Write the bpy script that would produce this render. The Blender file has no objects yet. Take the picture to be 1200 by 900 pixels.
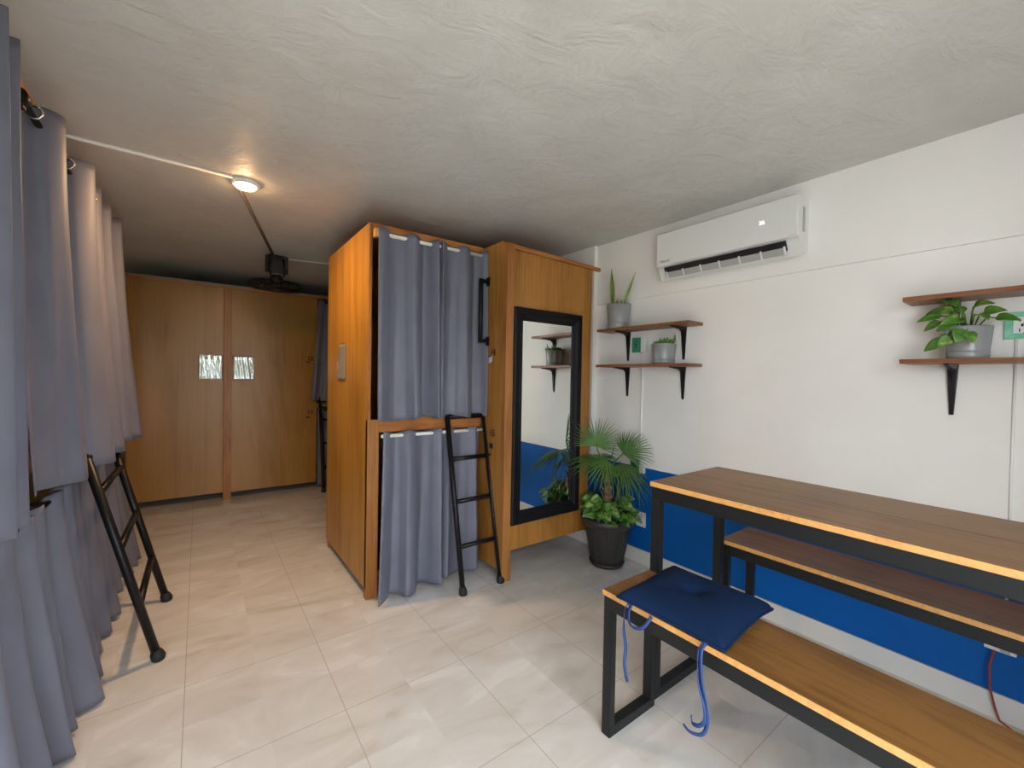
import bpy, bmesh, math, random
from mathutils import Vector, Matrix
S = 1.25                      # plan units -> metres
PI = math.pi
random.seed(7)
scn = bpy.context.scene
COL = scn.collection

# ------------------------------------------------------------------ materials
def mat(name, base=(.8, .8, .8), rough=.5, metal=0., **kw):
    m = bpy.data.materials.new(name); m.use_nodes = True
    b = m.node_tree.nodes['Principled BSDF']
    b.inputs['Base Color'].default_value = (*base, 1)
    b.inputs['Roughness'].default_value = rough
    b.inputs['Metallic'].default_value = metal
    for k, v in kw.items():
        b.inputs[k.replace('_', ' ')].default_value = v
    return m

def N(m, typ, **props):
    n = m.node_tree.nodes.new(typ)
    for k, v in props.items(): setattr(n, k, v)
    return n

def L(m, a, b): m.node_tree.links.new(a, b)

def ramp(m, fac, stops):
    r = N(m, 'ShaderNodeValToRGB')
    els = r.color_ramp.elements
    while len(els) < len(stops): els.new(.5)
    for e, (p, c) in zip(els, stops):
        e.position = p; e.color = (*c, 1)
    L(m, fac, r.inputs['Fac'])
    return r.outputs['Color']

def coords(m, scale=(1, 1, 1), world=False, rot=(0, 0, 0)):
    mp = N(m, 'ShaderNodeMapping')
    mp.inputs['Scale'].default_value = scale
    mp.inputs['Rotation'].default_value = rot
    if world:
        g = N(m, 'ShaderNodeNewGeometry'); L(m, g.outputs['Position'], mp.inputs['Vector'])
    else:
        t = N(m, 'ShaderNodeTexCoord'); L(m, t.outputs['Object'], mp.inputs['Vector'])
    return mp.outputs['Vector']

def noise(m, vec, scale, detail=4, rough=.55, dist=0.):
    n = N(m, 'ShaderNodeTexNoise')
    n.inputs['Scale'].default_value = scale; n.inputs['Detail'].default_value = detail
    n.inputs['Roughness'].default_value = rough; n.inputs['Distortion'].default_value = dist
    L(m, vec, n.inputs['Vector']); return n.outputs['Fac']

def bump(m, h, strength=.3, dist=.01, prev=None):
    b = N(m, 'ShaderNodeBump'); b.inputs['Strength'].default_value = strength
    b.inputs['Distance'].default_value = dist; L(m, h, b.inputs['Height'])
    if prev: L(m, prev, b.inputs['Normal'])
    return b.outputs['Normal']

def pb(m): return m.node_tree.nodes['Principled BSDF']

def wood(name, dark, mid, light, axis='z', rough=.35, scale=1., coat=.2, contour=9., bands=8.):
    """varnished wood; grain runs along the axis"""
    m = mat(name, mid, rough)
    st = {'x': (.09, 1, 1), 'y': (1, .09, 1), 'z': (1, 1, .09)}[axis]
    v = coords(m, st, True)
    n1 = noise(m, v, bands * scale, 5, .6, 1.2)
    w = N(m, 'ShaderNodeMath', operation='MULTIPLY'); L(m, n1, w.inputs[0]); w.inputs[1].default_value = contour
    fr = N(m, 'ShaderNodeMath', operation='PINGPONG'); L(m, w.outputs[0], fr.inputs[0]); fr.inputs[1].default_value = 1
    fine = noise(m, coords(m, tuple(.3 * s if s < 1 else s for s in st), True), 90 * scale, 3, .7)
    mx = N(m, 'ShaderNodeMath', operation='MULTIPLY_ADD'); L(m, fr.outputs[0], mx.inputs[0]); mx.inputs[1].default_value = .35
    L(m, fine, mx.inputs[2])
    big = noise(m, coords(m, (1, 1, .5), True), 2.2, 3)
    ad = N(m, 'ShaderNodeMath', operation='ADD'); L(m, mx.outputs[0], ad.inputs[0]); L(m, big, ad.inputs[1])
    hf = N(m, 'ShaderNodeMath', operation='MULTIPLY_ADD'); L(m, ad.outputs[0], hf.inputs[0]); hf.inputs[1].default_value = 1.0; hf.inputs[2].default_value = -.47
    c = ramp(m, hf.outputs[0], [(.15, dark), (.5, mid), (.85, light)])
    L(m, c, pb(m).inputs['Base Color'])
    pb(m).inputs['Coat Weight'].default_value = coat * .35
    pb(m).inputs['Specular IOR Level'].default_value = .32
    pb(m).inputs['Coat Roughness'].default_value = .25
    L(m, bump(m, fine, .08, .002), pb(m).inputs['Normal'])
    return m

M = {}
M['ply_warm'] = wood('ply_warm', (.21, .088, .012), (.35, .160, .022), (.47, .235, .038), 'z', .38, bands=2.6, contour=11)
M['ply_front'] = wood('ply_front', (.17, .068, .012), (.29, .122, .023), (.41, .185, .040), 'z', .4, bands=2.2, contour=11)
M['ply_back'] = wood('ply_back', (.20, .095, .017), (.29, .145, .028), (.36, .185, .040), 'z', .32, coat=.35, bands=1.7, contour=10)
M['pine'] = wood('pine', (.15, .05, .012), (.28, .105, .026), (.38, .16, .045), 'z', .4, bands=7)
M['pine_x'] = wood('pine_x', (.20, .06, .016), (.34, .12, .03), (.46, .18, .05), 'x', .4, bands=7)
M['pine_y'] = wood('pine_y', (.22, .07, .02), (.40, .15, .04), (.5, .2, .06), 'y', .4, bands=7)
M['board'] = wood('board', (.085, .036, .010), (.16, .074, .018), (.24, .115, .031), 'y', .38, bands=6, coat=.1)
M['edge'] = wood('edge', (.42, .19, .05), (.62, .31, .095), (.70, .37, .13), 'x', .5, bands=10, coat=0)
M['shelf'] = wood('shelf', (.085, .03, .012), (.17, .065, .026), (.25, .10, .04), 'y', .4, bands=9)

m = M['wall'] = mat('wall_paint', (.80, .79, .75), .42)
v = coords(m, world=True)
L(m, bump(m, noise(m, v, 7, 3, .5), .12, .015, bump(m, noise(m, v, 1.8, 2), .3, .05)), pb(m).inputs['Normal'])
L(m, ramp(m, noise(m, v, 1.3, 3), [(.3, (.81, .80, .775)), (.7, (.86, .855, .835))]), pb(m).inputs['Base Color'])
# wall with the blue lower band of paint
m = M['wall_blue'] = mat('wall_two_tone', (.8, .8, .77), .55, Specular_IOR_Level=.2)
v = coords(m, world=True)
g = N(m, 'ShaderNodeSeparateXYZ'); L(m, v, g.inputs[0])
e = N(m, 'ShaderNodeMath', operation='MULTIPLY_ADD'); L(m, noise(m, v, 14, 3), e.inputs[0]); e.inputs[1].default_value = .008; L(m, g.outputs['Z'], e.inputs[2])
lt = N(m, 'ShaderNodeMath', operation='LESS_THAN'); L(m, e.outputs[0], lt.inputs[0]); lt.inputs[1].default_value = .656 * S
mx = N(m, 'ShaderNodeMix', data_type='RGBA'); L(m, lt.outputs[0], mx.inputs[0])
L(m, ramp(m, noise(m, v, 1.3, 3), [(.3, (.81, .80, .775)), (.7, (.86, .855, .835))]), mx.inputs[6])
L(m, ramp(m, noise(m, v, 2, 3), [(.3, (.001, .092, .36)), (.7, (.001, .11, .44))]), mx.inputs[7])
L(m, mx.outputs[2], pb(m).inputs['Base Color'])
L(m, bump(m, noise(m, v, 7, 3, .5), .12, .015, bump(m, noise(m, v, 1.8, 2), .3, .05)), pb(m).inputs['Normal'])

m = M['ceiling'] = mat('ceiling_cement', (.5, .5, .47), .5)
v = coords(m, world=True)
n1 = noise(m, v, 1.4, 6, .6, .8)
L(m, ramp(m, n1, [(.3, (.56, .555, .53)), (.7, (.66, .66, .635))]), pb(m).inputs['Base Color'])
vs = coords(m, (1, 1.9, 1), True, (0, 0, .5))
L(m, bump(m, noise(m, vs, 4.2, 8, .62, .7), .55, .022, bump(m, noise(m, v, 1.5, 2), .3, .08)), pb(m).inputs['Normal'])

m = M['tile'] = mat('floor_tile', (.7, .68, .63), .16)
v = coords(m, world=True)
sp = N(m, 'ShaderNodeSeparateXYZ'); L(m, v, sp.inputs[0])
def joint(out, off, pitch):
    a = N(m, 'ShaderNodeMath', operation='MULTIPLY_ADD'); L(m, out, a.inputs[0]); a.inputs[1].default_value = 1 / (pitch * S); a.inputs[2].default_value = -off / pitch + .5 + 40
    f = N(m, 'ShaderNodeMath', operation='FRACT'); L(m, a.outputs[0], f.inputs[0])
    s = N(m, 'ShaderNodeMath', operation='SUBTRACT'); L(m, f.outputs[0], s.inputs[0]); s.inputs[1].default_value = .5
    ab = N(m, 'ShaderNodeMath', operation='ABSOLUTE'); L(m, s.outputs[0], ab.inputs[0])
    fl = N(m, 'ShaderNodeMath', operation='FLOOR'); L(m, a.outputs[0], fl.inputs[0])
    return ab.outputs[0], fl.outputs[0]
jx, ix = joint(sp.outputs['X'], -.041, .4855)
jy, iy = joint(sp.outputs['Y'], 1.121, .4855)
mn = N(m, 'ShaderNodeMath', operation='MINIMUM'); L(m, jx, mn.inputs[0]); L(m, jy, mn.inputs[1])
jt = N(m, 'ShaderNodeMath', operation='LESS_THAN'); L(m, mn.outputs[0], jt.inputs[0]); jt.inputs[1].default_value = .0026
cid = N(m, 'ShaderNodeCombineXYZ'); L(m, ix, cid.inputs[0]); L(m, iy, cid.inputs[1])
wn = N(m, 'ShaderNodeTexWhiteNoise'); L(m, cid.outputs[0], wn.inputs['Vector'])
sc = N(m, 'ShaderNodeVectorMath', operation='SCALE'); L(m, wn.outputs['Color'], sc.inputs[0]); sc.inputs['Scale'].default_value = 9
av = N(m, 'ShaderNodeVectorMath', operation='ADD'); L(m, v, av.inputs[0]); L(m, sc.outputs[0], av.inputs[1])
mpv = N(m, 'ShaderNodeMapping'); L(m, av.outputs[0], mpv.inputs['Vector']); mpv.inputs['Rotation'].default_value = (0, 0, .7); mpv.inputs['Scale'].default_value = (1, 2.2, 1)
cl = noise(m, mpv.outputs[0], 1.5, 5, .55, 1.4)
colr = ramp(m, cl, [(.25, (.52, .49, .44)), (.42, (.65, .63, .59)), (.58, (.70, .69, .665)), (.62, (.745, .738, .715)), (.8, (.74, .735, .715))])
mx = N(m, 'ShaderNodeMix', data_type='RGBA'); L(m, jt.outputs[0], mx.inputs[0]); L(m, colr, mx.inputs[6]); mx.inputs[7].default_value = (.42, .39, .35, 1)
L(m, mx.outputs[2], pb(m).inputs['Base Color'])
L(m, ramp(m, noise(m, v, 3, 4), [(.3, (.05,) * 3), (.7, (.15,) * 3)]), pb(m).inputs['Roughness'])
pb(m).inputs['Specular IOR Level'].default_value = .75

def fabric(name, c, sheen=.3):
    m = mat(name, c, .55)
    v = coords(m, (1, 1, 1), True)
    n = noise(m, v, 5, 3)
    L(m, ramp(m, n, [(.3, tuple(x * .93 for x in c)), (.7, tuple(x * 1.07 for x in c))]), pb(m).inputs['Base Color'])
    w = noise(m, coords(m, (1, 1, .5), True), 420, 2)
    L(m, bump(m, w, .12, .001), pb(m).inputs['Normal'])
    pb(m).inputs['Sheen Weight'].default_value = sheen
    pb(m).inputs['Sheen Roughness'].default_value = .4
    return m
M['curtain'] = fabric('curtain_cloth', (.138, .145, .195), .05)
M['cushion'] = fabric('cushion_cloth', (.005, .019, .062), 0)
M['tie'] = fabric('tie_cloth', (.014, .045, .17), 0)
pb(M['cushion']).inputs['Roughness'].default_value = .95; pb(M['cushion']).inputs['Specular IOR Level'].default_value = .15
M['bedding'] = fabric('bedding_cloth', (.012, .02, .035))
M['black'] = mat('black_metal', (.008, .008, .009), .38, Specular_IOR_Level=.25)
M['frame_black'] = mat('black_frame_paint', (.008, .008, .009), .5, Specular_IOR_Level=.15)
m = M['table_metal'] = mat('table_metal', (.012, .013, .014), .4, Specular_IOR_Level=.25)
M['white_plastic'] = mat('white_plastic', (.74, .76, .75), .3)
M['grey_plastic'] = mat('grey_plastic', (.40, .41, .40), .4)
M['dark'] = mat('dark_void', (.006, .006, .007), .7)
M['white_pipe'] = mat('white_pipe', (.8, .8, .78), .35)
M['baseboard'] = mat('baseboard_tile', (.72, .71, .68), .25)
M['pot_grey'] = mat('pot_grey', (.27, .28, .285), .25)
m = M['pot_dark'] = mat('pot_dark', (.03, .028, .026), .45)
M['soil'] = mat('soil', (.03, .018, .01), .95)
M['mirror'] = mat('mirror_silver', (.90, .92, .90), .01, 1.)
M['metal'] = mat('steel', (.6, .6, .6), .25, 1.)
M['brown_paint'] = mat('brown_paint', (.17, .13, .10), .6)
M['sticker'] = mat('sticker_paper', (.55, .6, .72), .5)
M['ink'] = mat('burnt_ink', (.06, .022, .006), .7)
M['grey_ink'] = mat('grey_ink', (.18, .18, .18), .5)
M['green_plate'] = mat('green_plate', (.02, .20, .12), .35)
m = M['bark'] = mat('palm_bark', (.24, .16, .09), .85)
v = coords(m, (1, 1, 2.5)); n = noise(m, v, 22, 5)
L(m, ramp(m, n, [(.3, (.12, .07, .035)), (.7, (.36, .25, .14))]), pb(m).inputs['Base Color'])
L(m, bump(m, n, .8, .01), pb(m).inputs['Normal'])

def leafmat(name, a, b, c=None, scale=12, rough=.35):
    m = mat(name, a, rough)
    v = coords(m); n = noise(m, v, scale, 3, .6)
    st = [(.35, a), (.55, b)] + ([(.64, c)] if c else [])
    L(m, ramp(m, n, st), pb(m).inputs['Base Color'])
    pb(m).inputs['Subsurface Weight'].default_value = .0
    return m
M['palm'] = leafmat('palm_leaf', (.040, .105, .016), (.085, .18, .03), scale=7, rough=.6)
M['pothos'] = leafmat('pothos_leaf', (.04, .14, .018), (.095, .23, .03), (.34, .44, .13), 16)
M['pothos_d'] = leafmat('pothos_leaf_dark', (.018, .075, .010), (.045, .14, .018), (.24, .36, .08), 14)
M['succ'] = leafmat('succulent_leaf', (.07, .17, .035), (.13, .26, .06), scale=20)
M['snake'] = leafmat('snake_leaf', (.05, .13, .035), (.12, .22, .07), scale=30)
M['snake_edge'] = mat('snake_edge', (.50, .48, .13), .45)

# ------------------------------------------------------------------ mesh helper
class MB:
    def __init__(s): s.bm = bmesh.new(); s.mi = 0
    def box(s, x0, x1, y0, y1, z0, z1, bev=0., mi=0):
        b = bmesh.new()
        vs = [b.verts.new((x, y, z)) for x in (x0, x1) for y in (y0, y1) for z in (z0, z1)]
        for f in ((0, 1, 3, 2), (4, 6, 7, 5), (0, 4, 5, 1), (2, 3, 7, 6), (0, 2, 6, 4), (1, 5, 7, 3)):
            b.faces.new([vs[i] for i in f])
        bmesh.ops.recalc_face_normals(b, faces=b.faces)
        if bev: bmesh.ops.bevel(b, geom=b.edges[:], offset=bev, segments=2, profile=.7, affect='EDGES')
        s.merge(b, mi); return s
    def merge(s, b, mi=0, mtx=None):
        if mtx is not None: bmesh.ops.transform(b, matrix=mtx, verts=b.verts)
        mp = {}
        for v in b.verts: mp[v] = s.bm.verts.new(v.co)
        for f in b.faces:
            try:
                nf = s.bm.faces.new([mp[v] for v in f.verts]); nf.material_index = mi or f.material_index; nf.smooth = f.smooth
            except ValueError: pass
        b.free()
    def prism(s, pts, axis, a0, a1, bev=0., mi=0):
        """polygon pts in the two other axes, extruded along axis"""
        b = bmesh.new()
        def P(p, a):
            return {'x': (a, p[0], p[1]), 'y': (p[0], a, p[1]), 'z': (p[0], p[1], a)}[axis]
        A = [b.verts.new(P(p, a0)) for p in pts]; B = [b.verts.new(P(p, a1)) for p in pts]
        b.faces.new(A); b.faces.new(B[::-1])
        n = len(pts)
        for i in range(n): b.faces.new([A[i], A[(i + 1) % n], B[(i + 1) % n], B[i]])
        bmesh.ops.recalc_face_normals(b, faces=b.faces)
        if bev: bmesh.ops.bevel(b, geom=b.edges[:], offset=bev, segments=2, profile=.7, affect='EDGES')
        s.merge(b, mi); return s
    def tube(s, pts, r, seg=12, mi=0, caps=True):
        """round tube along a polyline; r a number or one per point"""
        pts = [Vector(p) for p in pts]; n = len(pts)
        rs = r if isinstance(r, (list, tuple)) else [r] * n
        rings = []; up = None
        for i, p in enumerate(pts):
            t = (pts[min(i + 1, n - 1)] - pts[max(i - 1, 0)]).normalized()
            if up is None: up = t.orthogonal().normalized()
            up = (up - t * up.dot(t)).normalized(); sd = t.cross(up)
            rings.append([s.bm.verts.new(p + (up * math.cos(a) + sd * math.sin(a)) * rs[i]) for a in (2 * PI * k / seg for k in range(seg))])
        for i in range(n - 1):
            for k in range(seg):
                f = s.bm.faces.new([rings[i][k], rings[i][(k + 1) % seg], rings[i + 1][(k + 1) % seg], rings[i + 1][k]])
                f.smooth = True; f.material_index = mi
        if caps:
            f = s.bm.faces.new(rings[0][::-1]); f.material_index = mi
            f = s.bm.faces.new(rings[-1]); f.material_index = mi
        return s
    def lathe(s, prof, c=(0, 0, 0), seg=40, flute=None, mi=0):
        """profile [(r,z)] about the z axis at c; flute(i, a) scales the radius"""
        rings = []
        for i, (r, z) in enumerate(prof):
            ring = []
            for k in range(seg):
                a = 2 * PI * k / seg; q = r * (flute(i, a) if flute else 1)
                ring.append(s.bm.verts.new((c[0] + q * math.cos(a), c[1] + q * math.sin(a), c[2] + z)))
            rings.append(ring)
        for i in range(len(prof) - 1):
            for k in range(seg):
                f = s.bm.faces.new([rings[i][k], rings[i][(k + 1) % seg], rings[i + 1][(k + 1) % seg], rings[i + 1][k]])
                f.smooth = True; f.material_index = mi
        if prof[0][0] > 1e-5: s.bm.faces.new(rings[0][::-1]).material_index = mi
        if prof[-1][0] > 1e-5: s.bm.faces.new(rings[-1]).material_index = mi
        return s
    def grid(s, pts, mi=0, smooth=True, mif=None):
        """pts[i][j]"""
        V = [[s.bm.verts.new(p) for p in row] for row in pts]
        for i in range(len(V) - 1):
            for j in range(len(V[0]) - 1):
                f = s.bm.faces.new([V[i][j], V[i + 1][j], V[i + 1][j + 1], V[i][j + 1]])
                f.smooth = smooth; f.material_index = mif(i, j) if mif else mi
        return s

CUR = {}
def part(name, mb, m, parent=None, label=None):
    """link the mesh as one object; coordinates are plan units in the world"""
    me = bpy.data.meshes.new(name); off = Vector(CUR.get(parent.name, (0, 0, 0))) if parent else Vector((0, 0, 0))
    for v in mb.bm.verts: v.co = (v.co - off) * S
    mb.bm.normal_update(); mb.bm.to_mesh(me); mb.bm.free()
    for mm in (m if isinstance(m, (list, tuple)) else [m]): me.materials.append(mm)
    o = bpy.data.objects.new(name, me); COL.objects.link(o)
    if parent: o.parent = parent; CUR[o.name] = tuple(off)
    if label: o['label'] = label
    return o
def tag(o, label, cat, group=None, kind=None):
    o['label'] = label; o['category'] = cat
    if group: o['group'] = group
    if kind: o['kind'] = kind
    return o
def thing(name, label, cat, loc=(0, 0, 0), group=None):
    o = bpy.data.objects.new(name, None); o.empty_display_size = .1; COL.objects.link(o)
    o.location = Vector(loc) * S; CUR[o.name] = tuple(loc)
    return tag(o, label, cat, group)
def single(name, mb, m, label, cat, group=None):
    o = part(name, mb, m); return tag(o, label, cat, group)
def struct(name, mb, m, parent=None):
    o = part(name, mb, m, parent)
    if not parent: o['kind'] = 'structure'
    return o
def solidify(o, t=.003, off=0):
    md = o.modifiers.new('thickness', 'SOLIDIFY'); md.thickness = t * S; md.offset = off
    return o
def dup(root, loc, rotz=0):
    c = root.copy(); COL.objects.link(c); c.location = Vector(loc) * S; c.rotation_euler = (0, 0, rotz)
    for ch in list(root.children):
        k = ch.copy(); COL.objects.link(k); k.parent = c
        for g in list(ch.children):
            q = g.copy(); COL.objects.link(q); q.parent = k
    return c
def text(body, size, m, origin, xdir, updir, parent, name, thick=.0012, label=None, align='CENTER', bold=0.):
    cu = bpy.data.curves.new('t', 'FONT'); cu.body = body; cu.size = size; cu.extrude = thick / 2; cu.offset = bold
    cu.align_x = align; cu.align_y = 'CENTER'
    t = bpy.data.objects.new('t', cu); COL.objects.link(t)
    bpy.context.view_layer.update()
    me = bpy.data.meshes.new_from_object(t.evaluated_get(bpy.context.evaluated_depsgraph_get()))
    bpy.data.objects.remove(t)
    X = Vector(xdir).normalized(); U = Vector(updir).normalized(); Z = X.cross(U)
    mb = MB(); b = bmesh.new(); b.from_mesh(me); bpy.data.meshes.remove(me)
    for f in b.faces: f.material_index = 0
    mt = Matrix(((X.x, U.x, Z.x, origin[0]), (X.y, U.y, Z.y, origin[1]), (X.z, U.z, Z.z, origin[2]), (0, 0, 0, 1)))
    mb.merge(b, 0, mt)
    return part(name, mb, m, parent, label)

# ------------------------------------------------------------------ room shell
XR, XL, YB, YF, ZC = 2.42, -1.38, -.66, 6.0, 2.24
T = .12
struct('floor', MB().box(XL - T, XR + T, YB - T, YF + T, -.1, 0), M['tile'])
struct('ceiling', MB().box(XL - T, XR + T, YB - T, YF + T, ZC, ZC + .12), M['ceiling'])
struct('wall_right', MB().box(XR, XR + T, YB - T, 2.2, 0, ZC).box(2.37, XR + T, 2.2, YF + T, 0, ZC)
       .box(XR - .016, XR, YB, 2.2, 1.80, ZC), M['wall_blue'])
struct('wall_left', MB().box(XL - T, XL, YB - T, YF + T, 0, ZC), M['wall'])
struct('wall_far', MB().box(XL, 2.37, YF, YF + T, 0, ZC), M['wall'])
DX0, DX1, DZ = -1.05, 1.10, 2.0
struct('wall_near', MB().box(XL, DX0, YB - T, YB, 0, ZC).box(DX1, XR, YB - T, YB, 0, ZC).box(DX0, DX1, YB - T, YB, DZ, ZC), M['wall'])
struct('baseboard_right', MB().box(XR - .012, XR, YB, 2.2, 0, .095, .002).box(2.37 - .012, 2.37, 2.2, YF, 0, .095, .002)
       .box(2.37 - .012, XR - .012, 2.188, 2.2, 0, .095), M['baseboard'])
# glazed double door behind the viewer (its light falls into the room)
glass = bpy.data.materials.new('clear_glass'); glass.use_nodes = True
nt = glass.node_tree; nt.nodes.clear()
o_ = nt.nodes.new('ShaderNodeOutputMaterial'); tr = nt.nodes.new('ShaderNodeBsdfTransparent'); gl = nt.nodes.new('ShaderNodeBsdfGlossy')
gl.inputs['Roughness'].default_value = .0; mxs = nt.nodes.new('ShaderNodeMixShader'); mxs.inputs[0].default_value = .06
nt.links.new(tr.outputs[0], mxs.inputs[1]); nt.links.new(gl.outputs[0], mxs.inputs[2]); nt.links.new(mxs.outputs[0], o_.inputs[0])
mb = MB(); fw = .04
for x0, x1 in ((DX0, 0), (.04, DX1)):
    for a in ((x0, x0 + fw, 0, DZ), (x1 - fw, x1, 0, DZ), (x0, x1, 0, fw), (x0, x1, DZ - fw, DZ)):
        mb.box(a[0], a[1], YB - .07, YB - .03, a[2], a[3], .003)
mb.box(0, .04, YB - .08, YB - .02, 0, DZ)
dr = struct('door_1', mb, M['white_pipe'])
part('glass_pane', MB().box(DX0 + fw, -.0 - fw, YB - .052, YB - .048, fw, DZ - fw), glass, dr)
part('glass_pane', MB().box(-.0+.04 + fw, DX1 - fw, YB - .052, YB - .048, fw, DZ - fw), glass, dr)
# unseen terrace ground outside the glass door
gm = mat('ground_terrace', (.42, .40, .36), .8)
struct('outside_ground_1', MB().box(-6, 7, -9, YB - T, -.12, -.02), gm)

# ------------------------------------------------------------------ curtains
def curtain(org, along, out, width, ztop, zbot, peaks, amp=(.03, .035), flare=(0, 0, 0), spread=(0, 0), sag=.006, seed=0, du=.006, phase=.6, hemlift=None, sec=.007, lean=0., shift=None):
    """peaks: fold crests along the width; amp top/bottom; flare = outward drift at the bottom at (start, mid, end); spread = hem reaches past the two ends"""
    rnd = random.Random(seed); nu = int(width / du); nz = 34
    A = Vector((*along, 0)); O = Vector((*out, 0))
    ph = [rnd.uniform(0, 6.28) for _ in range(8)]
    def phs(s):
        if s <= peaks[0]: return (s - peaks[0]) / (peaks[1] - peaks[0])
        for i in range(len(peaks) - 1):
            if s <= peaks[i + 1]: return i + (s - peaks[i]) / (peaks[i + 1] - peaks[i])
        return len(peaks) - 1 + (s - peaks[-1]) / (peaks[-1] - peaks[-2])
    rows = []
    for i in range(nu + 1):
        s = width * i / nu; t = s / width; row = []
        p = phs(s)
        for j in range(nz + 1):
            k = j / nz                          # 0 top .. 1 bottom
            z = ztop + (zbot - ztop) * k
            a = amp[0] + (amp[1] - amp[0]) * k
            drift = phase * k * math.sin(p * 1.7 + ph[0]) * .9
            w = math.cos(2 * PI * p + drift)
            w = math.copysign(abs(w) ** .8, w)
            n = a * w * (1 + .25 * math.sin(p * 2.1 + ph[1]))
            n += sec * k * math.sin(s * 47 + 1.5 * math.sin(s * 9 + ph[6]) + ph[2] + .8 * k) + .004 * math.sin(s * 31 + ph[3] + 3 * k) * k
            n += .0025 * math.sin(s * 60 + k * 9 + ph[5]) * k
            fl = flare[0] * (1 - t) ** 2 + flare[1] * 2 * t * (1 - t) + flare[2] * t * t
            n += fl * k ** 1.5
            ss = s + (-spread[0] * (1 - t) + spread[1] * t) * k ** 1.3 + .35 * a * math.sin(4 * PI * p) * -.4
            ss -= lean * (.5 + .5 * w) * (1 - .3 * k)
            if shift: ss += shift(t) * k * k
            zz = z
            if j > nz - 6:
                q = (j - nz + 6) / 6; zz += sag * q * math.sin(2 * PI * p * .5 + ph[4])
                if hemlift: zz += q * hemlift(t)
            if j < 5:
                q = 1 - j / 5; zz += q * .008 * w
            row.append(Vector((org[0], org[1], 0)) + A * ss + O * n + Vector((0, 0, zz)))
        rows.append(row)
    return MB().grid(rows), rows

def rings(parent, pts, m=None, axis=(0, 1, 0), r=.021):
    for p in pts:
        mb = MB(); t = Vector(axis).normalized(); u = t.orthogonal().normalized(); w = t.cross(u); P = Vector(p)
        mb.tube([P + (u * math.cos(a) + w * math.sin(a)) * r for a in (2 * PI * k / 20 for k in range(21))], .0045, 6)
        part('grommet', mb, m or M['metal'], parent, 'chrome grommet ring')

# left bunk curtains (face +x).  s runs along +y
UP = [1.06, 1.20, 1.33, 1.47, 1.60, 1.735]
UB = [2.21, 2.62, 2.93, 3.17, 3.41, 3.66]
def left_curtain(lbl, y0, y1, pk, zt, zb, **kw):
    mb, _ = curtain((kw.pop('x', -.432), y0), (0, 1), (1, 0), y1 - y0, zt, zb, [p - y0 for p in pk], **kw)
    o = part('curtain', mb, M['curtain']); solidify(o)
    return tag(o, lbl, 'curtain', 'curtains of the left bunk bed')
cA = left_curtain('grey-blue upper curtain at the far left edge of the photo, nearest the viewer', 1.0, 1.83, UP, 2.115, .825, amp=(.045, .045), flare=(.02, .015, .005), seed=1, lean=.03)
cB = left_curtain('grey-blue upper curtain of the left bunk with chrome grommets, turning tan toward the ceiling lamp', 1.93, 3.75, UB, 2.115, .855, amp=(.055, .045), flare=(.035, .135, .085), spread=(0, .0), phase=.3, seed=2, lean=.075, shift=lambda t: -.12 * math.exp(-((t - .37) / .13) ** 2))
rings(cB, [(-.418, 1.972, 2.052), (-.416, 2.375, 2.052), (-.412, 2.785, 2.052)], axis=(.25, 1, 0), r=.019)
cC = left_curtain('grey lower curtain reaching the floor at the bottom left corner, nearest the viewer', 1.56, 2.045, [1.60, 1.75, 1.90, 2.03], .80, .015, x=-.425, amp=(.022, .042), flare=(.05, .06, .06), seed=3, lean=.03, spread=(0, .02))
cD = left_curtain('grey lower curtain of the left bunk hanging behind the black ladder', 2.13, 3.72, [2.24, 2.4, 2.56, 2.75, 2.93, 3.12, 3.3, 3.48, 3.66], .80, .015, x=-.425, amp=(.022, .042), flare=(.10, .02, .09), seed=4, lean=.03, spread=(.05, 0), hemlift=lambda t: .05 * math.exp(-((t - .72) / .18) ** 2))

# left bunk frame
b = thing('bunk_bed', 'long wooden bunk bed behind grey curtains along the left wall', 'bunk bed', (-.9, 2.4, 0))
for y in (1.0, 1.93, 3.74): part('post', MB().box(-.54, -.495, y, y + .05, 0, 2.225, .003), M['pine'], b)
for y in (1.0, 3.74): part('post', MB().box(-1.36, -1.315, y, y + .05, 0, 2.19, .003), M['pine'], b)
part('top_rail', MB().box(-.50, -.46, 1.0, 3.79, 2.145, 2.175, .003), M['pine_y'], b)
part('deck', MB().box(-1.36, -.50, 1.0, 3.79, .86, .93, .003), M['pine_y'], b)
part('deck', MB().box(-1.36, -.50, 1.0, 3.79, .06, .11, .003), M['pine_y'], b)
part('end_panel', MB().box(-1.36, -.50, 3.79, 3.81, .05, 2.2), M['ply_back'], b)
part('rod', MB().tube([(-.43, 1.86, 2.052), (-.43, 3.74, 2.052)], .010), M['black'], b, 'black curtain rod')
part('rod', MB().tube([(-.43, 1.0, 2.06), (-.43, 1.80, 2.06)], .010), M['black'], b, 'black curtain rod')
part('rod', MB().tube([(-.43, 1.3, .775), (-.43, 3.74, .775)], .008), M['black'], b, 'black curtain rod')
mb = MB().box(-.495, -.425, 1.90, 1.93, 2.03, 2.075, .004)
part('rod_bracket', mb, M['black'], b, 'black rod bracket')
part('rod_finial', MB().tube([(-.425, 1.86, 2.052), (-.425, 1.91, 2.052)], .017, 12), M['black'], b, 'black rod end')
part('rod_bracket', MB().box(-.495, -.42, 2.03, 2.09, .75, .80, .004), M['black'], b, 'black rod bracket')
mt = MB()
mt.box(-1.3, -.50, 1.06, 2.9, .112, .42, .04)
single('mattress', mt, M['bedding'], 'dark blue mattress inside the lower left bunk, showing past the curtain edge', 'mattress')

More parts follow.
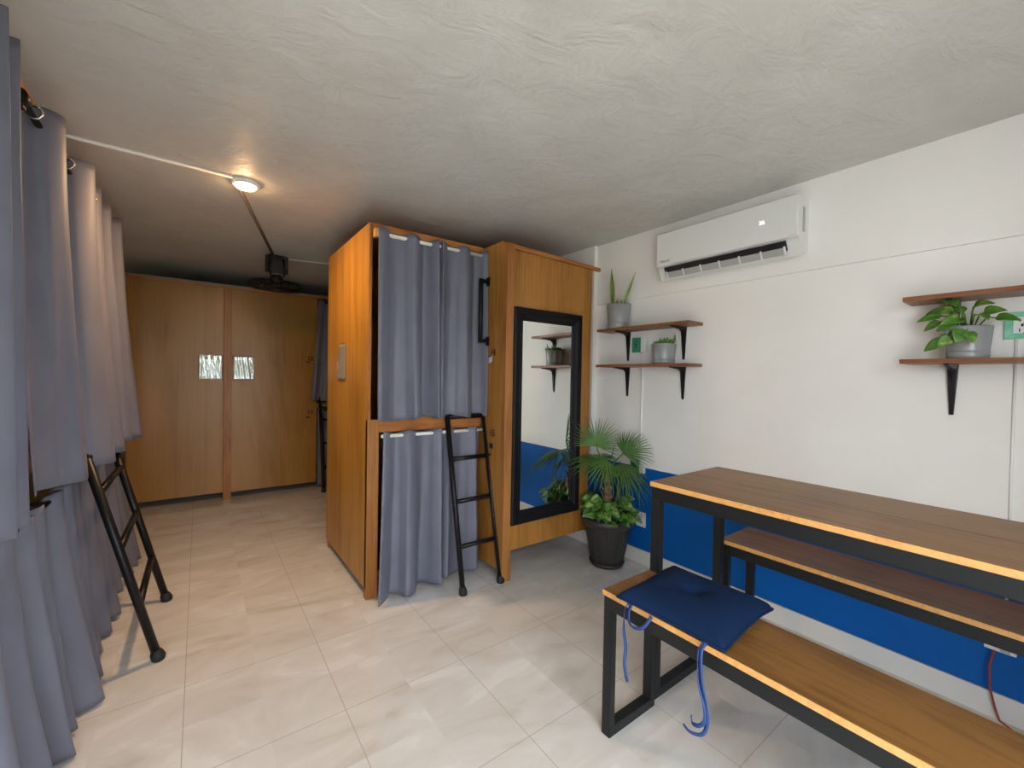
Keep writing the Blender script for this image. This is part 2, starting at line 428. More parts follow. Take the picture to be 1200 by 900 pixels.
# ------------------------------------------------------------------ centre bunk
b = thing('bunk_bed', 'plywood bunk bed in the middle of the room with grey-blue curtains on a white rod', 'bunk bed', (.76, 2.36, 0))
part('side_panel', MB().box(.745, .763, 2.345, 3.25, .055, 2.082, .001), M['ply_warm'], b)
part('front_post', MB().box(.745, .808, 2.335, 2.372, 0, 1.0, .003), M['pine'], b)
part('front_post', MB().box(.745, .760, 2.335, 2.345, 1.0, 2.082, .001), M['pine'], b)
part('rear_post', MB().box(.75, .80, 3.20, 3.245, 0, 2.05, .003), M['pine'], b)
part('top_beam', MB().box(.760, 1.478, 2.335, 2.37, 2.045, 2.082, .002), M['pine_x'], b)
part('roof_panel', MB().box(.763, 1.478, 2.37, 3.25, 2.062, 2.08), M['ply_front'], b)
part('middle_rail', MB().box(.808, 1.478, 2.345, 2.375, .925, 1.01, .003), M['pine_x'], b)
part('deck', MB().box(.808, 1.478, 2.375, 3.2, .93, .95), M['ply_front'], b)
part('deck', MB().box(.808, 1.478, 2.40, 3.2, .08, .12), M['ply_front'], b)
part('back_panel', MB().box(.763, 1.478, 3.232, 3.25, .05, 2.06), M['ply_front'], b)
part('rod', MB().tube([(.772, 2.312, 2.022), (1.478, 2.312, 2.022)], .0105), M['white_pipe'], b, 'white curtain rod')
part('rod', MB().tube([(.81, 2.308, .908), (1.478, 2.308, .908)], .0095), M['white_pipe'], b, 'white curtain rod')
part('rod_bracket', MB().box(.762, .784, 2.300, 2.34, 2.0, 2.045, .002), M['edge'], b, 'pale wood block holding the rod')

pkU = [.80, .985, 1.135, 1.175, 1.315, 1.475]
mb, _ = curtain((.775, 2.308), (1, 0), (0, -1), .70, 2.045, 1.0, [p - .775 for p in (.80, .985, 1.135, 1.165, 1.32, 1.49)], amp=(.025, .046), flare=(.02, .03, .02), seed=11, sec=.004, sag=.010, phase=.8, du=.004, spread=(.012, -.005))
tag(solidify(part('curtain', mb, M['curtain'])), 'grey-blue curtain on the upper berth of the centre plywood bunk', 'curtain', 'curtains of the centre bunk bed')
mb, _ = curtain((.815, 2.306), (1, 0), (0, -1), .645, .928, .012, [p - .815 for p in (.83, .965, 1.17, 1.225, 1.405, 1.50)], amp=(.021, .044), flare=(.065, .02, .02), seed=12, sec=.004, sag=.008, phase=.8, du=.004, spread=(.05, .0), hemlift=lambda t: .028 * t)
tag(solidify(part('curtain', mb, M['curtain'])), 'grey-blue curtain on the lower berth of the centre bunk, brushing the floor', 'curtain', 'curtains of the centre bunk bed')

# plastic sign sleeves
def sleeve(lbl, org, along, out, w, h, inner):
    t = thing('sign_sleeve', lbl, 'sign holder', org, 'clear plastic sign sleeves on the bunks')
    A = Vector((*along, 0)); O = Vector((*out, 0)); P = Vector(org)
    def slab(a0, a1, z0, z1, o0, o1, wob=0):
        g = []
        n = 14
        for i in range(n + 1):
            row = []
            for j in range(n + 1):
                a = a0 + (a1 - a0) * i / n; z = z0 + (z1 - z0) * j / n
                k = wob * math.sin(i * 1.9 + j * .35) * math.sin(PI * j / n)
                row.append(P + A * a + O * (o1 + k) + Vector((0, 0, z)))
            g.append(row)
        return MB().grid(g)
    pl = solidify(part('paper', slab(inner[0], inner[1], inner[2], inner[3], 0, .003), M['paper'], t, 'pale grey paper sheet'), .002)
    sl = part('sleeve', slab(0, w, 0, h, 0, .008, .0016), M['sleeve'], t, 'glossy clear plastic sleeve'); solidify(sl, .001)
M['paper'] = mat('sleeve_paper', (.42, .42, .36), .5)
m = M['sleeve'] = bpy.data.materials.new('sleeve_plastic'); m.use_nodes = True
nt = m.node_tree; nt.nodes.clear()
o_ = nt.nodes.new('ShaderNodeOutputMaterial'); tr = nt.nodes.new('ShaderNodeBsdfTransparent'); gl = nt.nodes.new('ShaderNodeBsdfGlossy')
gl.inputs['Roughness'].default_value = .03; mxs = nt.nodes.new('ShaderNodeMixShader'); mxs.inputs[0].default_value = .16
nt.links.new(tr.outputs[0], mxs.inputs[1]); nt.links.new(gl.outputs[0], mxs.inputs[2]); nt.links.new(mxs.outputs[0], o_.inputs[0])
sleeve('clear plastic sleeve on the orange side panel of the centre bunk', (.745, 2.955, 1.20), (0, -1), (-1, 0), .19, .25, (.02, .17, .01, .24))

# mirror unit beside the centre bunk
u = thing('wardrobe', 'tall plywood cabinet right of the centre bunk carrying the black mirror', 'cabinet', (1.86, 2.1, 0))
part('front_panel', MB().box(1.54, 2.232, 2.09, 2.108, .175, 2.03, .001), M['ply_front'], u)
part('side_panel', MB().box(1.478, 1.496, 2.105, 3.25, .064, 2.075, .001), M['ply_warm2'] if 'ply_warm2' in M else M['ply_front'], u)
part('side_panel', MB().box(2.214, 2.232, 2.108, 3.25, .175, 2.03, .001), M['ply_front'], u)
part('corner_post', MB().box(1.478, 1.54, 2.068, 2.105, 0, 2.058, .003), M['pine'], u)
part('corner_post', MB().box(1.50, 1.54, 3.20, 3.245, 0, 2.03, .003), M['pine'], u)
part('corner_post', MB().box(2.17, 2.21, 3.20, 3.245, 0, 2.03, .003), M['pine'], u)
part('top_trim', MB().prism([(1.54, 2.030), (2.30, 2.012), (2.30, 2.035), (1.54, 2.055)], 'y', 2.072, 2.092, .002), M['pine_x'], u)
part('roof_panel', MB().box(1.496, 2.214, 2.108, 3.25, 2.0, 2.018), M['ply_front'], u)
part('floor_panel', MB().box(1.496, 2.214, 2.108, 3.25, .175, .195), M['ply_front'], u)
hd = MB()
for z in (1.475, 1.85):
    hd.box(1.468, 1.478, 2.250, 2.285, z - .028, z + .028, .002).tube([(1.478, 2.267, z), (1.415, 2.267, z)], .012)
hd.tube([(1.42, 2.267, 1.462), (1.42, 2.267, 1.863)], .0145)
part('grab_handle', hd, M['black'], u, 'black steel grab handle')
text('14',.058, M['ink'], (1.4775, 2.207, 1.40), (0, -1, 0), (0, 0, 1), u, 'number', bold=.0022)
text('15',.058, M['ink'], (1.4775, 2.200, .895), (0, -1, 0), (0, 0, 1), u, 'number', bold=.0022)
mb = MB(); b_ = bmesh.new()
mb.prism([(2.253, 1.335), (2.215, 1.345), (2.211, 1.385), (2.249, 1.377)], 'x', 1.4755, 1.478)
st = part('sticker', mb, M['sticker'], u, 'small white and blue sticker')
part('band', MB().prism([(2.2505, 1.369), (2.212, 1.379), (2.211, 1.386), (2.2495, 1.378)], 'x', 1.4748, 1.478), mat('sticker_band', (.03, .03, .07), .5), st)
part('keyhole_plate', MB().box(1.474, 1.478, 2.190, 2.225, .80, .83, .001), M['dark'], u, 'black plate')
part('wall_hook', MB().tube([(1.478, 2.215, .76), (1.455, 2.215, .76), (1.45, 2.215, .765)], .005), M['black'], u)

# framed mirror
mr = thing('framed_mirror', 'tall mirror in a black frame on the plywood cabinet', 'mirror', (1.815, 2.09, .34))
x0, x1, z0, z1, w = 1.533, 2.112, .34, 1.678, .078
mb = MB()
prof = [(0, 0), (0, .030), (.012, .036), (.040, .034), (.058, .022), (.066, .020), (w, .012), (w, 0)]
def fr_ring(d, dep):
    return [(x0 + d, 2.088 - dep, z0 + d), (x1 - d, 2.088 - dep, z0 + d), (x1 - d, 2.088 - dep, z1 - d), (x0 + d, 2.088 - dep, z1 - d)]
R_ = [[mb.bm.verts.new(p) for p in fr_ring(d, dp)] for d, dp in prof]
for i in range(len(R_)):
    A_, B_ = R_[i], R_[(i + 1) % len(R_)]
    for k in range(4):
        mb.bm.faces.new([A_[k], A_[(k + 1) % 4], B_[(k + 1) % 4], B_[k]])
bmesh.ops.recalc_face_normals(mb.bm, faces=mb.bm.faces)
part('frame', mb, M['frame_black'], mr)
part('mirror_glass', MB().box(x0 + w - .004, x1 - w + .004, 2.080, 2.086, z0 + w - .004, z1 - w + .004), M['mirror'], mr)

# ------------------------------------------------------------------ back bunk
b = thing('bunk_bed', 'plywood bunk bed across the far end of the room with two large panels', 'bunk bed', (.3, 5.0, 0))
part('panel', MB().box(-.52, .192, 5.0, 5.018, .068, 2.07, .001), M['ply_back'], b)
part('panel', MB().box(.252, 1.035, 5.0, 5.018, .062, 2.07, .001), M['ply_back'], b)
part('post', MB().box(.190, .254, 4.965, 5.012, 0, 2.068, .003), M['pine'], b)
part('top_beam', MB().box(-.52, 2.35, 4.975, 5.02, 2.068, 2.084, .002), M['pine_x'], b)
part('roof_board', MB().box(-.52, 2.35, 4.97, 5.9, 2.084, 2.100, .001), M['grey_board'] if 'grey_board' in M else mat('grey_board', (.20, .22, .20), .6), b)
for x in (-.52, 2.3): part('post', MB().box(x, x + .05, 5.02, 5.07, 0, 2.08, .003), M['pine'], b)
part('partition', MB().box(1.02, 1.035, 5.018, 5.9, .062, 2.07), M['ply_back'], b)
part('deck', MB().box(1.035, 2.3, 5.03, 5.9, .88, .93), M['ply_back'], b)
part('deck', MB().box(-.5, 2.3, 5.06, 5.9, .10, .14), M['ply_back'], b)
part('rod', MB().tube([(1.04, 5.0, 2.03), (2.3, 5.0, 2.03)], .009), M['black'], b)
part('rod', MB().tube([(1.04, 5.0, .85), (2.3, 5.0, .85)], .009), M['black'], b)
text('12', .060, M['ink'], (.968, 4.9985, 1.41), (1, 0, 0), (0, 0, 1), b, 'number', bold=.002)
text('13', .060, M['ink'], (.972, 4.9985, .83), (1, 0, 0), (0, 0, 1), b, 'number', bold=.002)
part('keyhole_plate', MB().box(.925, .965, 4.997, 5.0, 1.368, 1.380), M['dark'], b, 'black plate')
part('keyhole_plate', MB().box(.93, .97, 4.997, 5.0, .768, .781), M['dark'], b, 'black plate')
mb, _ = curtain((1.04, 4.985), (1, 0), (0, -1), 1.2, 2.05, .955, [.03 + .11 * k for k in range(12)], amp=(.015, .03), flare=(.05, .0, .0), seed=21, spread=(.075, 0))
tag(solidify(part('curtain', mb, M['curtain'])), 'dark upper curtain of the far bunk, a strip beside the centre bunk', 'curtain', 'curtains of the far bunk bed')
mb, _ = curtain((1.045, 4.99), (1, 0), (0, -1), 1.2, .87, .02, [.03 + .11 * k for k in range(12)], amp=(.015, .02), seed=22)
tag(solidify(part('curtain', mb, M['curtain'])), 'dark lower curtain of the far bunk beside the centre bunk', 'curtain', 'curtains of the far bunk bed')
sleeve('bright clear plastic sleeve left of the post on the far bunk', (-.011, 5.0, 1.172), (1, 0), (0, -1), .198, .246, (.03, .17, .02, .20))
sleeve('dull clear plastic sleeve right of the post on the far bunk', (.262, 5.0, 1.172), (1, 0), (0, -1), .19, .24, (.02, .15, .01, .235))

# ------------------------------------------------------------------ ladders (local: stiles along x, leans towards +y)
def ladder(lbl, loc, width, rotz, r=.0155, ztop=1.0, kk=.225):
    t = thing('bunk_ladder', lbl, 'ladder', (0, 0, 0), 'black ladders leaning on the bunks')
    k = kk
    for s_ in (-1, 1):
        x = s_ * width / 2
        st = part('stile', MB().tube([(x, 0, .0), (x, k * ztop, ztop)], r, 14), M['black'], t)
        part('foot', MB().tube([(x, -.002, .0), (x, .0, .012), (x, .006, .03), (x, .010, .045)], [r * 1.35, r * 1.6, r * 1.45, r * 1.05], 14), M['rubber'], st, 'black rubber foot')
    for z in (.255, .505, .75):
        part('rung', MB().tube([(-width / 2, k * z, z), (width / 2, k * z, z)], r * .86, 12), M['black'], t)
    part('top_bar', MB().tube([(-width / 2 - r * .3, k * ztop, ztop), (width / 2 + r * .3, k * ztop, ztop)], r, 12), M['black'], t)
    t.location = Vector(loc) * S; t.rotation_euler = (0, 0, rotz)
    return t
M['rubber'] = mat('rubber', (.010, .010, .011), .7)
ladder('narrow black metal ladder leaning on the centre bunk', (1.348, 2.082, 0), .262, 0)
ladder('wide black metal ladder leaning on the left bunk curtains', (-.137, 2.65, 0), .587, PI / 2, .0165, .895, .25)
ladder('black ladder mostly hidden behind the centre bunk, leaning on the far bunk', (1.24, 4.745, 0), .36, 0)

# ------------------------------------------------------------------ ceiling items
lp = thing('ceiling_lamp', 'round warm glowing lamp on the ceiling', 'lamp', (.19, 2.63, 2.24))
part('housing', MB().lathe([(.0, 0), (.066, 0), (.066, -.012), (.058, -.018), (.0, -.018)], (.19, 2.63, 2.24), 36), M['white_pipe'], lp)
em = bpy.data.materials.new('lamp_glow'); em.use_nodes = True
em.node_tree.nodes.clear(); o_ = em.node_tree.nodes.new('ShaderNodeOutputMaterial'); e_ = em.node_tree.nodes.new('ShaderNodeEmission')
e_.inputs[0].default_value = (1, .60, .27, 1); e_.inputs[1].default_value = 60
em.node_tree.links.new(e_.outputs[0], o_.inputs[0])
part('diffuser', MB().lathe([(.0, -.0185), (.050, -.0185), (.046, -.026), (.0, -.030)], (.19, 2.63, 2.24), 36), em, lp, 'glowing diffuser')

def pipe(lbl, pts, r, m, name='cable_conduit', cat='conduit'):
    return single(name, MB().tube(pts, r, 8), m, lbl, cat)
pipe('white conduit on the ceiling running from the left curtains to the lamp', [(-1.36, 2.575, 2.234), (.13, 2.58, 2.234)], .008, M['white_pipe'])
pipe('brown painted cable on the ceiling between the lamp and the fan', [(.165, 2.70, 2.236), (.49, 4.05, 2.236)], .011, M['brown_paint'], 'ceiling_cable', 'cable')
pipe('thin white conduit on the ceiling right of the fan', [(.62, 4.12, 2.234), (2.3, 3.75, 2.234)], .006, M['white_pipe'])

fc = Vector((.52, 4.08, 1.995))
fn = thing('ceiling_fan', 'black caged fan hanging from the ceiling before the far bunk', 'fan', (.52, 4.10, 2.24))
part('mount_plate', MB().box(.437, .607, 4.07, 4.085, 2.09, 2.235, .003), M['black'], fn)
yk = MB().box(.455, .59, 4.05, 4.15, 2.215, 2.238, .004)
yk.tube([(.475, 4.06, 2.22), (.462, 4.045, 2.12), (.475, 4.04, 2.06)], .008).tube([(.57, 4.06, 2.22), (.585, 4.045, 2.12), (.57, 4.04, 2.06)], .008)
part('yoke', yk, M['black'], fn)
tl = Matrix.Rotation(math.radians(9), 4, 'X')
def fan_part(name, mb, m, label=None):
    bmesh.ops.transform(mb.bm, matrix=Matrix.Translation(fc) @ tl, verts=mb.bm.verts)
    return part(name, mb, m, fn, label)
fan_part('motor', MB().lathe([(0, .085), (.03, .083), (.052, .06), (.055, .02), (.03, .0), (0, 0)], seg=28), M['black'])
bl = MB()
for k in range(3):
    a0 = 2 * PI * k / 3
    g = []
    for i in range(7):
        rr = .035 + .15 * i / 6; wd = .035 + .05 * math.sin(PI * min(1, (i + 1) / 6.5))
        g.append([(rr * math.cos(a0 + q * wd / rr), rr * math.sin(a0 + q * wd / rr), -.012 + q * .014) for q in (-1, -.5, 0, .5, 1)])
    bl.grid(g)
bo = fan_part('blade', bl, M['black'])
solidify(bo, .003)
cg = MB()
for rr, zz in ((.205, -.012), (.195, .018), (.195, -.040), (.15, .032), (.15, -.052), (.10, .038), (.10, -.058), (.05, -.060)):
    cg.tube([(rr * math.cos(a), rr * math.sin(a), zz) for a in (2 * PI * k / 40 for k in range(41))], .0022, 5)
for k in range(36):
    a = 2 * PI * k / 36; c_, s_ = math.cos(a), math.sin(a)
    cg.tube([(rr * c_, rr * s_, zz) for rr, zz in ((.05, .04), (.10, .038), (.15, .032), (.195, .018), (.205, -.012), (.195, -.040), (.15, -.052), (.10, -.058), (.03, -.060))], .0016, 4)
cg.lathe([(0, -.066), (.032, -.064), (.034, -.058), (0, -.056)], seg=20)
fan_part('cage', cg, M['black'])

# ------------------------------------------------------------------ air conditioner
ac = thing('air_conditioner', 'white split air conditioner high on the right wall', 'air conditioner', (2.41, 1.225, 1.87))
AY0, AY1 = .826, 1.597
prof = [(2.411, 2.145), (2.292, 2.148), (2.281, 2.140), (2.279, 1.948), (2.300, 1.935), (2.330, 1.862), (2.411, 1.892)]
part('body', MB().prism(prof, 'y', AY0, AY1, .004), M['white_plastic'], ac)
fp = part('front_panel', MB().prism([(2.281, 2.146), (2.272, 2.138), (2.270, 1.955), (2.277, 1.944), (2.283, 1.944)], 'y', AY0 + .004, AY1 - .004, .002), M['white_plastic'], ac)
def chamfer(t, off):  # along the sloping underside
    a = Vector((2.281, 1.942)); c = Vector((2.330, 1.862)); d = (c - a); n = Vector((-d.y, d.x)).normalized() * -1
    p = a + d * t; n = Vector((d.y, -d.x)).normalized()
    if n.x > 0: n = -n
    return (p.x + n.x * off, p.y + n.y * off)
def ch_slab(t0, t1, o0, o1, y0, y1, m, name, label=None):
    return part(name, MB().prism([chamfer(t0, o0), chamfer(t1, o0), chamfer(t1, o1), chamfer(t0, o1)], 'y', y0, y1), m, ac, label)
ch_slab(.10, .62, -.004, .0125, AY0 + .055, AY1 - .055, M['dark'], 'air_outlet', 'dark air outlet slot')
part('louver', MB().prism([chamfer(.40, .0125), chamfer(.78, .0125), chamfer(.78, .0165), chamfer(.40, .0165)], 'y', AY0 + .06, AY1 - .062, .0012), M['grey_plastic'], ac, 'light grey swing louver')
for k in range(7):
    y = AY0 + .06 + (AY1 - AY0 - .125) * k / 6
    ch_slab(.34, .80, .0125, .019, y - .004, y + .004, M['white_plastic'], 'louver_rib')
part('cover_slot', MB().box(2.33, 2.358, AY0 - .0015, AY0 + .002, 1.975, 2.095, .001), M['grey_plastic'], ac, 'grey slot on the end cap')
text('MIRAGE', .019, M['grey_ink'], (2.2695, 1.535, 1.968), (0, -1, 0), (0, 0, 1), ac, 'logo', .0008, 'small grey maker lettering')
dsp = mat('display_glow', (1, 1, 1), .4); pb(dsp).inputs['Emission Color'].default_value = (.9, .93, 1, 1); pb(dsp).inputs['Emission Strength'].default_value = .8
text('26', .027, dsp, (2.2695, .985, 2.045), (0, -1, 0), (0, 0, 1), ac, 'display', .0008, 'glowing white temperature digits')

# ------------------------------------------------------------------ wall shelves
SX = 2.262
def shelf(lbl, y0, y1, z, brs, grp):
    t = thing('wall_shelf', lbl, 'shelf', (XR, (y0 + y1) / 2, z), grp)
    part('board', MB().box(SX, XR - .002, y0, y1, z, z + .018, .0015), M['shelf'], t)
    for y in brs:
        mb = MB()
        # tapered vertical leg, tapered arm under the board, curved brace web
        def taper(pts, w0, w1, dep):
            pass
        b_ = bmesh.new()
        def q(x, yy, zz): return b_.verts.new((x, yy, zz))
        w0, w1 = .017, .007
        # leg on the wall
        A = [q(XR - .001, y - w0, z), q(XR - .001, y + w0, z), q(XR - .020, y + w0 * .8, z), q(XR - .020, y - w0 * .8, z)]
        B = [q(XR - .001, y - w1, z - .2), q(XR - .001, y + w1, z - .2), q(XR - .007, y + w1 * .8, z - .2), q(XR - .007, y - w1 * .8, z - .2)]
        for i in range(4): b_.faces.new([A[i], A[(i + 1) % 4], B[(i + 1) % 4], B[i]])
        b_.faces.new(A[::-1]); b_.faces.new(B)
        # arm
        A = [q(XR - .001, y - w0, z), q(XR - .001, y + w0, z), q(XR - .001, y + w0 * .7, z - .022), q(XR - .001, y - w0 * .7, z - .022)]
        B = [q(SX + .012, y - w1, z), q(SX + .012, y + w1, z), q(SX + .012, y + w1 * .7, z - .007), q(SX + .012, y - w1 * .7, z - .007)]
        for i in range(4): b_.faces.new([A[i], A[(i + 1) % 4], B[(i + 1) % 4], B[i]])
        b_.faces.new(A[::-1]); b_.faces.new(B)
        bmesh.ops.recalc_face_normals(b_, faces=b_.faces)
        mb.merge(b_)
        mb.prism([(XR - .018, z - .018), (XR - .055, z - .013), (XR - .028, z - .035), (XR - .014, z - .075)], 'y', y - .003, y + .003)
        part('bracket', mb, M['black'], t, 'black tapered metal bracket')
    return t
shelf('upper dark wood shelf left of the air conditioner, holding the snake plant', 1.364, 2.062, 1.577, (1.485, 1.908), 'dark wood wall shelves')
shelf('lower dark wood shelf in the left pair, holding the pot of short green leaves', 1.364, 2.067, 1.330, (1.485, 1.908), 'dark wood wall shelves')
shelf('upper dark wood shelf at the right edge of the photo, above the trailing plant', -.26, .443, 1.577, (.316, -.11), 'dark wood wall shelves')
shelf('lower dark wood shelf at the right edge of the photo, holding the trailing plant', -.26, .447, 1.330, (.316, -.11), 'dark wood wall shelves')

# ------------------------------------------------------------------ small grey pots
def grey_pot(t, c, r, h, m=None):
    x, y, z = c; rb = r * .88; g = h * .24
    p = part('pot', MB().lathe([(0, g), (rb, g), (rb, g + .001), (r, h - .003), (r - .002, h), (r - .008, h), (r - .012, h - .014), (0, h - .016)], (x, y, z), 44), M['pot_grey'], t)
    part('drip_tray', MB().lathe([(0, 0), (rb * .96, 0), (rb * 1.0, .004), (rb * 1.03, g - .002), (rb, g - .0005), (0, g - .0005)], (x, y, z), 44), M['pot_grey'], t)
    part('soil', MB().lathe([(0, h - .008), (r - .012, h - .012), (r - .013, h - .02), (0, h - .02)], (x, y, z), 28), M['soil'], t)

def leaf(mb, base, d, up, ln, wd, droop=.3, heart=True, mi=0, fold=.15, n=7):
    """broad leaf from base along d; droop bends it down"""
    d = Vector(d).normalized(); up = Vector(up); sd = d.cross(up).normalized(); up = sd.cross(d).normalized()
    rows = []
    for i in range(n + 1):
        t = i / n
        if heart: w = wd * (math.sin(PI * min(1, t ** .62)) ** .8) * (1 if t > 0 else 0)
        else: w = wd * math.sin(PI * t ** .8) ** .9
        w = max(w, .0008)
        c = Vector(base) + d * (ln * t) + up * (-droop * ln * t * t)
        back = -.10 * ln * (1 - t) ** 3 if heart else 0
        rows.append([c + sd * (w * q) + up * (abs(q) * w * fold * 2) + d * (back * abs(q)) for q in (-1, -.55, 0, .55, 1)])
    mb.grid(rows, mi)

LUP = Vector((-.75, -.45, .6))
def stemleaf(mb, p0, tip, d, ln, wd, droop, r=.0022):
    p0, tip = Vector(p0), Vector(tip); mid = (p0 + tip) / 2 + Vector((0, 0, .02))
    mb.tube([p0, mid, tip], r, 5)
    leaf(mb, tip, d, LUP, ln, wd, droop)

# snake plant
t = thing('potted_snake_plant', 'snake plant with two upright blades in a grey pot on the upper left shelf', 'potted plant', (2.332, 1.93, 1.595))
grey_pot(t, (2.332, 1.93, 1.595), .082, .167)
def blade(y, x, z, h, w, lx, ly, tw):
    rows = []
    for i in range(13):
        k = i / 12; ww = w * (.55 + .6 * math.sin(PI * min(1, k * 1.05) ** .9)) * (1 - k ** 5)
        c = Vector((x + lx * k, y + ly * k, z + h * k)); a = tw + .5 * k
        sd = Vector((math.sin(a) * .5, -math.cos(a), 0)).normalized()
        rows.append([c + sd * ww * q + Vector((-.006 * abs(q), 0, 0)) for q in (-1, -.72, 0, .72, 1)])
    mb = MB().grid(rows, mif=lambda i, j: 1 if j in (0, 3) else 0)
    return mb
for a in ((1.975, 2.33, 1.745, .275, .019, -.01, .012, 0), (1.955, 2.34, 1.745, .06, .010, 0, -.008, .4), (1.89, 2.33, 1.745, .215, .011, .0, -.10, .9), (1.91, 2.335, 1.745, .05, .008, 0, -.01, .2)):
    solidify(part('leaf', blade(*a), [M['snake'], M['snake_edge']], t, 'green blade with yellow margins'), .002)

# short-leaved plant
t = thing('potted_succulent', 'grey pot with short bright green leaves on the lower left shelf', 'potted plant', (2.338, 1.572, 1.348))
grey_pot(t, (2.338, 1.572, 1.348), .074, .125)
rs = random.Random(5); mb = MB()
for k in range(60):
    a = rs.uniform(0, 2 * PI); r_ = rs.uniform(0, .062); el = rs.uniform(.1, 1.3)
    p = Vector((2.338 + r_ * math.cos(a), 1.572 + r_ * math.sin(a), 1.462))
    aa = a + rs.uniform(-.8, .8); d = Vector((math.cos(aa) * math.cos(el), math.sin(aa) * math.cos(el), math.sin(el)))
    leaf(mb, p, d, (0, 0, 1), rs.uniform(.03, .055), rs.uniform(.008, .014), rs.uniform(-.1, .4), False, fold=.3, n=5)
for (yy, h) in ((1.50, .07), (1.60, .05)):
    leaf(mb, (2.33, yy, 1.462), (0.05, -.15, 1), (1, 0, 0), h, .009, .1, False, n=5)
for v_ in mb.bm.verts: v_.co.x = min(v_.co.x, XR - .006)
solidify(part('leaves', mb, M['succ'], t), .0015)

# trailing pothos on the right shelf
t = thing('potted_pothos', 'trailing heart-leaved plant in a grey pot on the lower right shelf', 'potted plant', (2.342, .268, 1.348))
grey_pot(t, (2.342, .268, 1.348), .065, .122)
from mathutils import noise as mn_
CX, CY, CZ = 2.342, .268, 1.468
mb = MB()
# (dx, dy, dz, dir, length, width, droop)   +y is left in the photo, -x toward the viewer
LV = [(-.05, .085, .055, (-.3, 1, -.1), .075, .022, .2), (-.04, .05, .075, (-.2, .9, .3), .075, .030, .5), (-.05, .03, .10, (-.5, .4, .5), .06, .028, .5),
      (-.06, .02, .035, (-.8, .35, .0), .065, .030, .5), (-.075, .035, .02, (-.6, .6, -.3), .06, .026, .4), (-.07, -.03, .045, (-.8, -.5, .1), .07, .028, .4),
      (-.05, -.02, .085, (-.6, -.6, .4), .055, .026, .5), (-.02, -.05, .06, (-.2, -.9, .3), .055, .025, .4), (-.03, -.085, .03, (-.3, -1, .1), .06, .024, .4),
      (-.085, .01, -.02, (-.7, .1, -.7), .06, .030, .2), (-.085, .045, -.045, (-.4, .6, -.6), .055, .026, .2), (-.08, .065, -.06, (-.3, .9, -.5), .075, .026, .2),
      (-.09, -.005, -.03, (-.6, -.5, -.6), .055, .024, .2), (0, .02, .07, (.1, .5, .8), .05, .022, .4), (-.03, .09, .03, (-.2, .8, -.5), .06, .018, .2)]
for dx, dy, dz, d, ln, wd, dr_ in LV:
    stemleaf(mb, (CX + dx * .3, CY + dy * .3, CZ), (CX + dx * .8, CY + dy * .85, CZ + dz * .85), d, ln * .86, wd * .86, dr_ + .15)
for v_ in mb.bm.verts:
    v_.co.x = min(v_.co.x, XR - .008)
    v_.co.z = min(max(v_.co.z, 1.351), 1.571)
solidify(part('foliage', mb, M['pothos'], t), .0012)

# ------------------------------------------------------------------ big palm pot
PX, PY = 2.222, 1.895
t = thing('potted_palm', 'fan palm with leafy ground plants in a large ribbed dark pot in the corner', 'potted plant', (PX, PY, 0))
part('saucer', MB().lathe([(0, .004), (.095, .004), (.108, .010), (.117, .034), (.112, .034), (.102, .014), (0, .012)], (PX, PY, -.003), 48), M['pot_dark'], t)
def fl(i, a):
    return 1 + (.036 * (abs(math.sin(a * 17)) ** .6 - .5) if 2 <= i <= 5 else 0)
part('pot', MB().lathe([(0, .014), (.098, .014), (.104, .022), (.118, .09), (.136, .19), (.148, .262), (.150, .268), (.168, .280), (.176, .300), (.176, .322), (.168, .330), (.155, .326), (.148, .300), (0, .296)], (PX, PY, 0), 136, fl), M['pot_dark'], t)
part('soil', MB().lathe([(0, .315), (.149, .306), (.149, .298), (0, .297)], (PX, PY, 0), 30), M['soil'], t)
mb = MB()
tp = [(PX - .01, PY + .005, .30), (PX - .008, PY + .005, .38), (PX - .002, PY + .0, .46), (PX + .0, PY + .005, .55), (PX - .01, PY + .02, .60)]
mb.tube(tp, [.036, .034, .027, .020, .014], 14)
mb.tube([(PX + .045, PY - .03, .30), (PX + .055, PY - .035, .42), (PX + .06, PY - .04, .55)], [.016, .013, .009], 10)
for k in range(16):
    a = k * 2.4; z = .36 + .014 * k; rr = .034 - .0012 * k
    p = Vector((PX - .005 + rr * math.cos(a), PY + .005 + rr * math.sin(a), z))
    mb.tube([p, p + Vector((.018 * math.cos(a), .018 * math.sin(a), .045))], [.008, .003], 6)
part('trunk', mb, M['bark'], t)
def clampv(mb_, xm=None):
    for v_ in mb_.bm.verts:
        c = v_.co
        if c.y < 2.2: c.x = min(c.x, XR - .014)
        else: c.x = min(c.x, 2.37 - .014)
        if c.x < 2.245: c.y = min(c.y, 2.045 if c.x < 2.14 and c.z > .3 else 2.06)
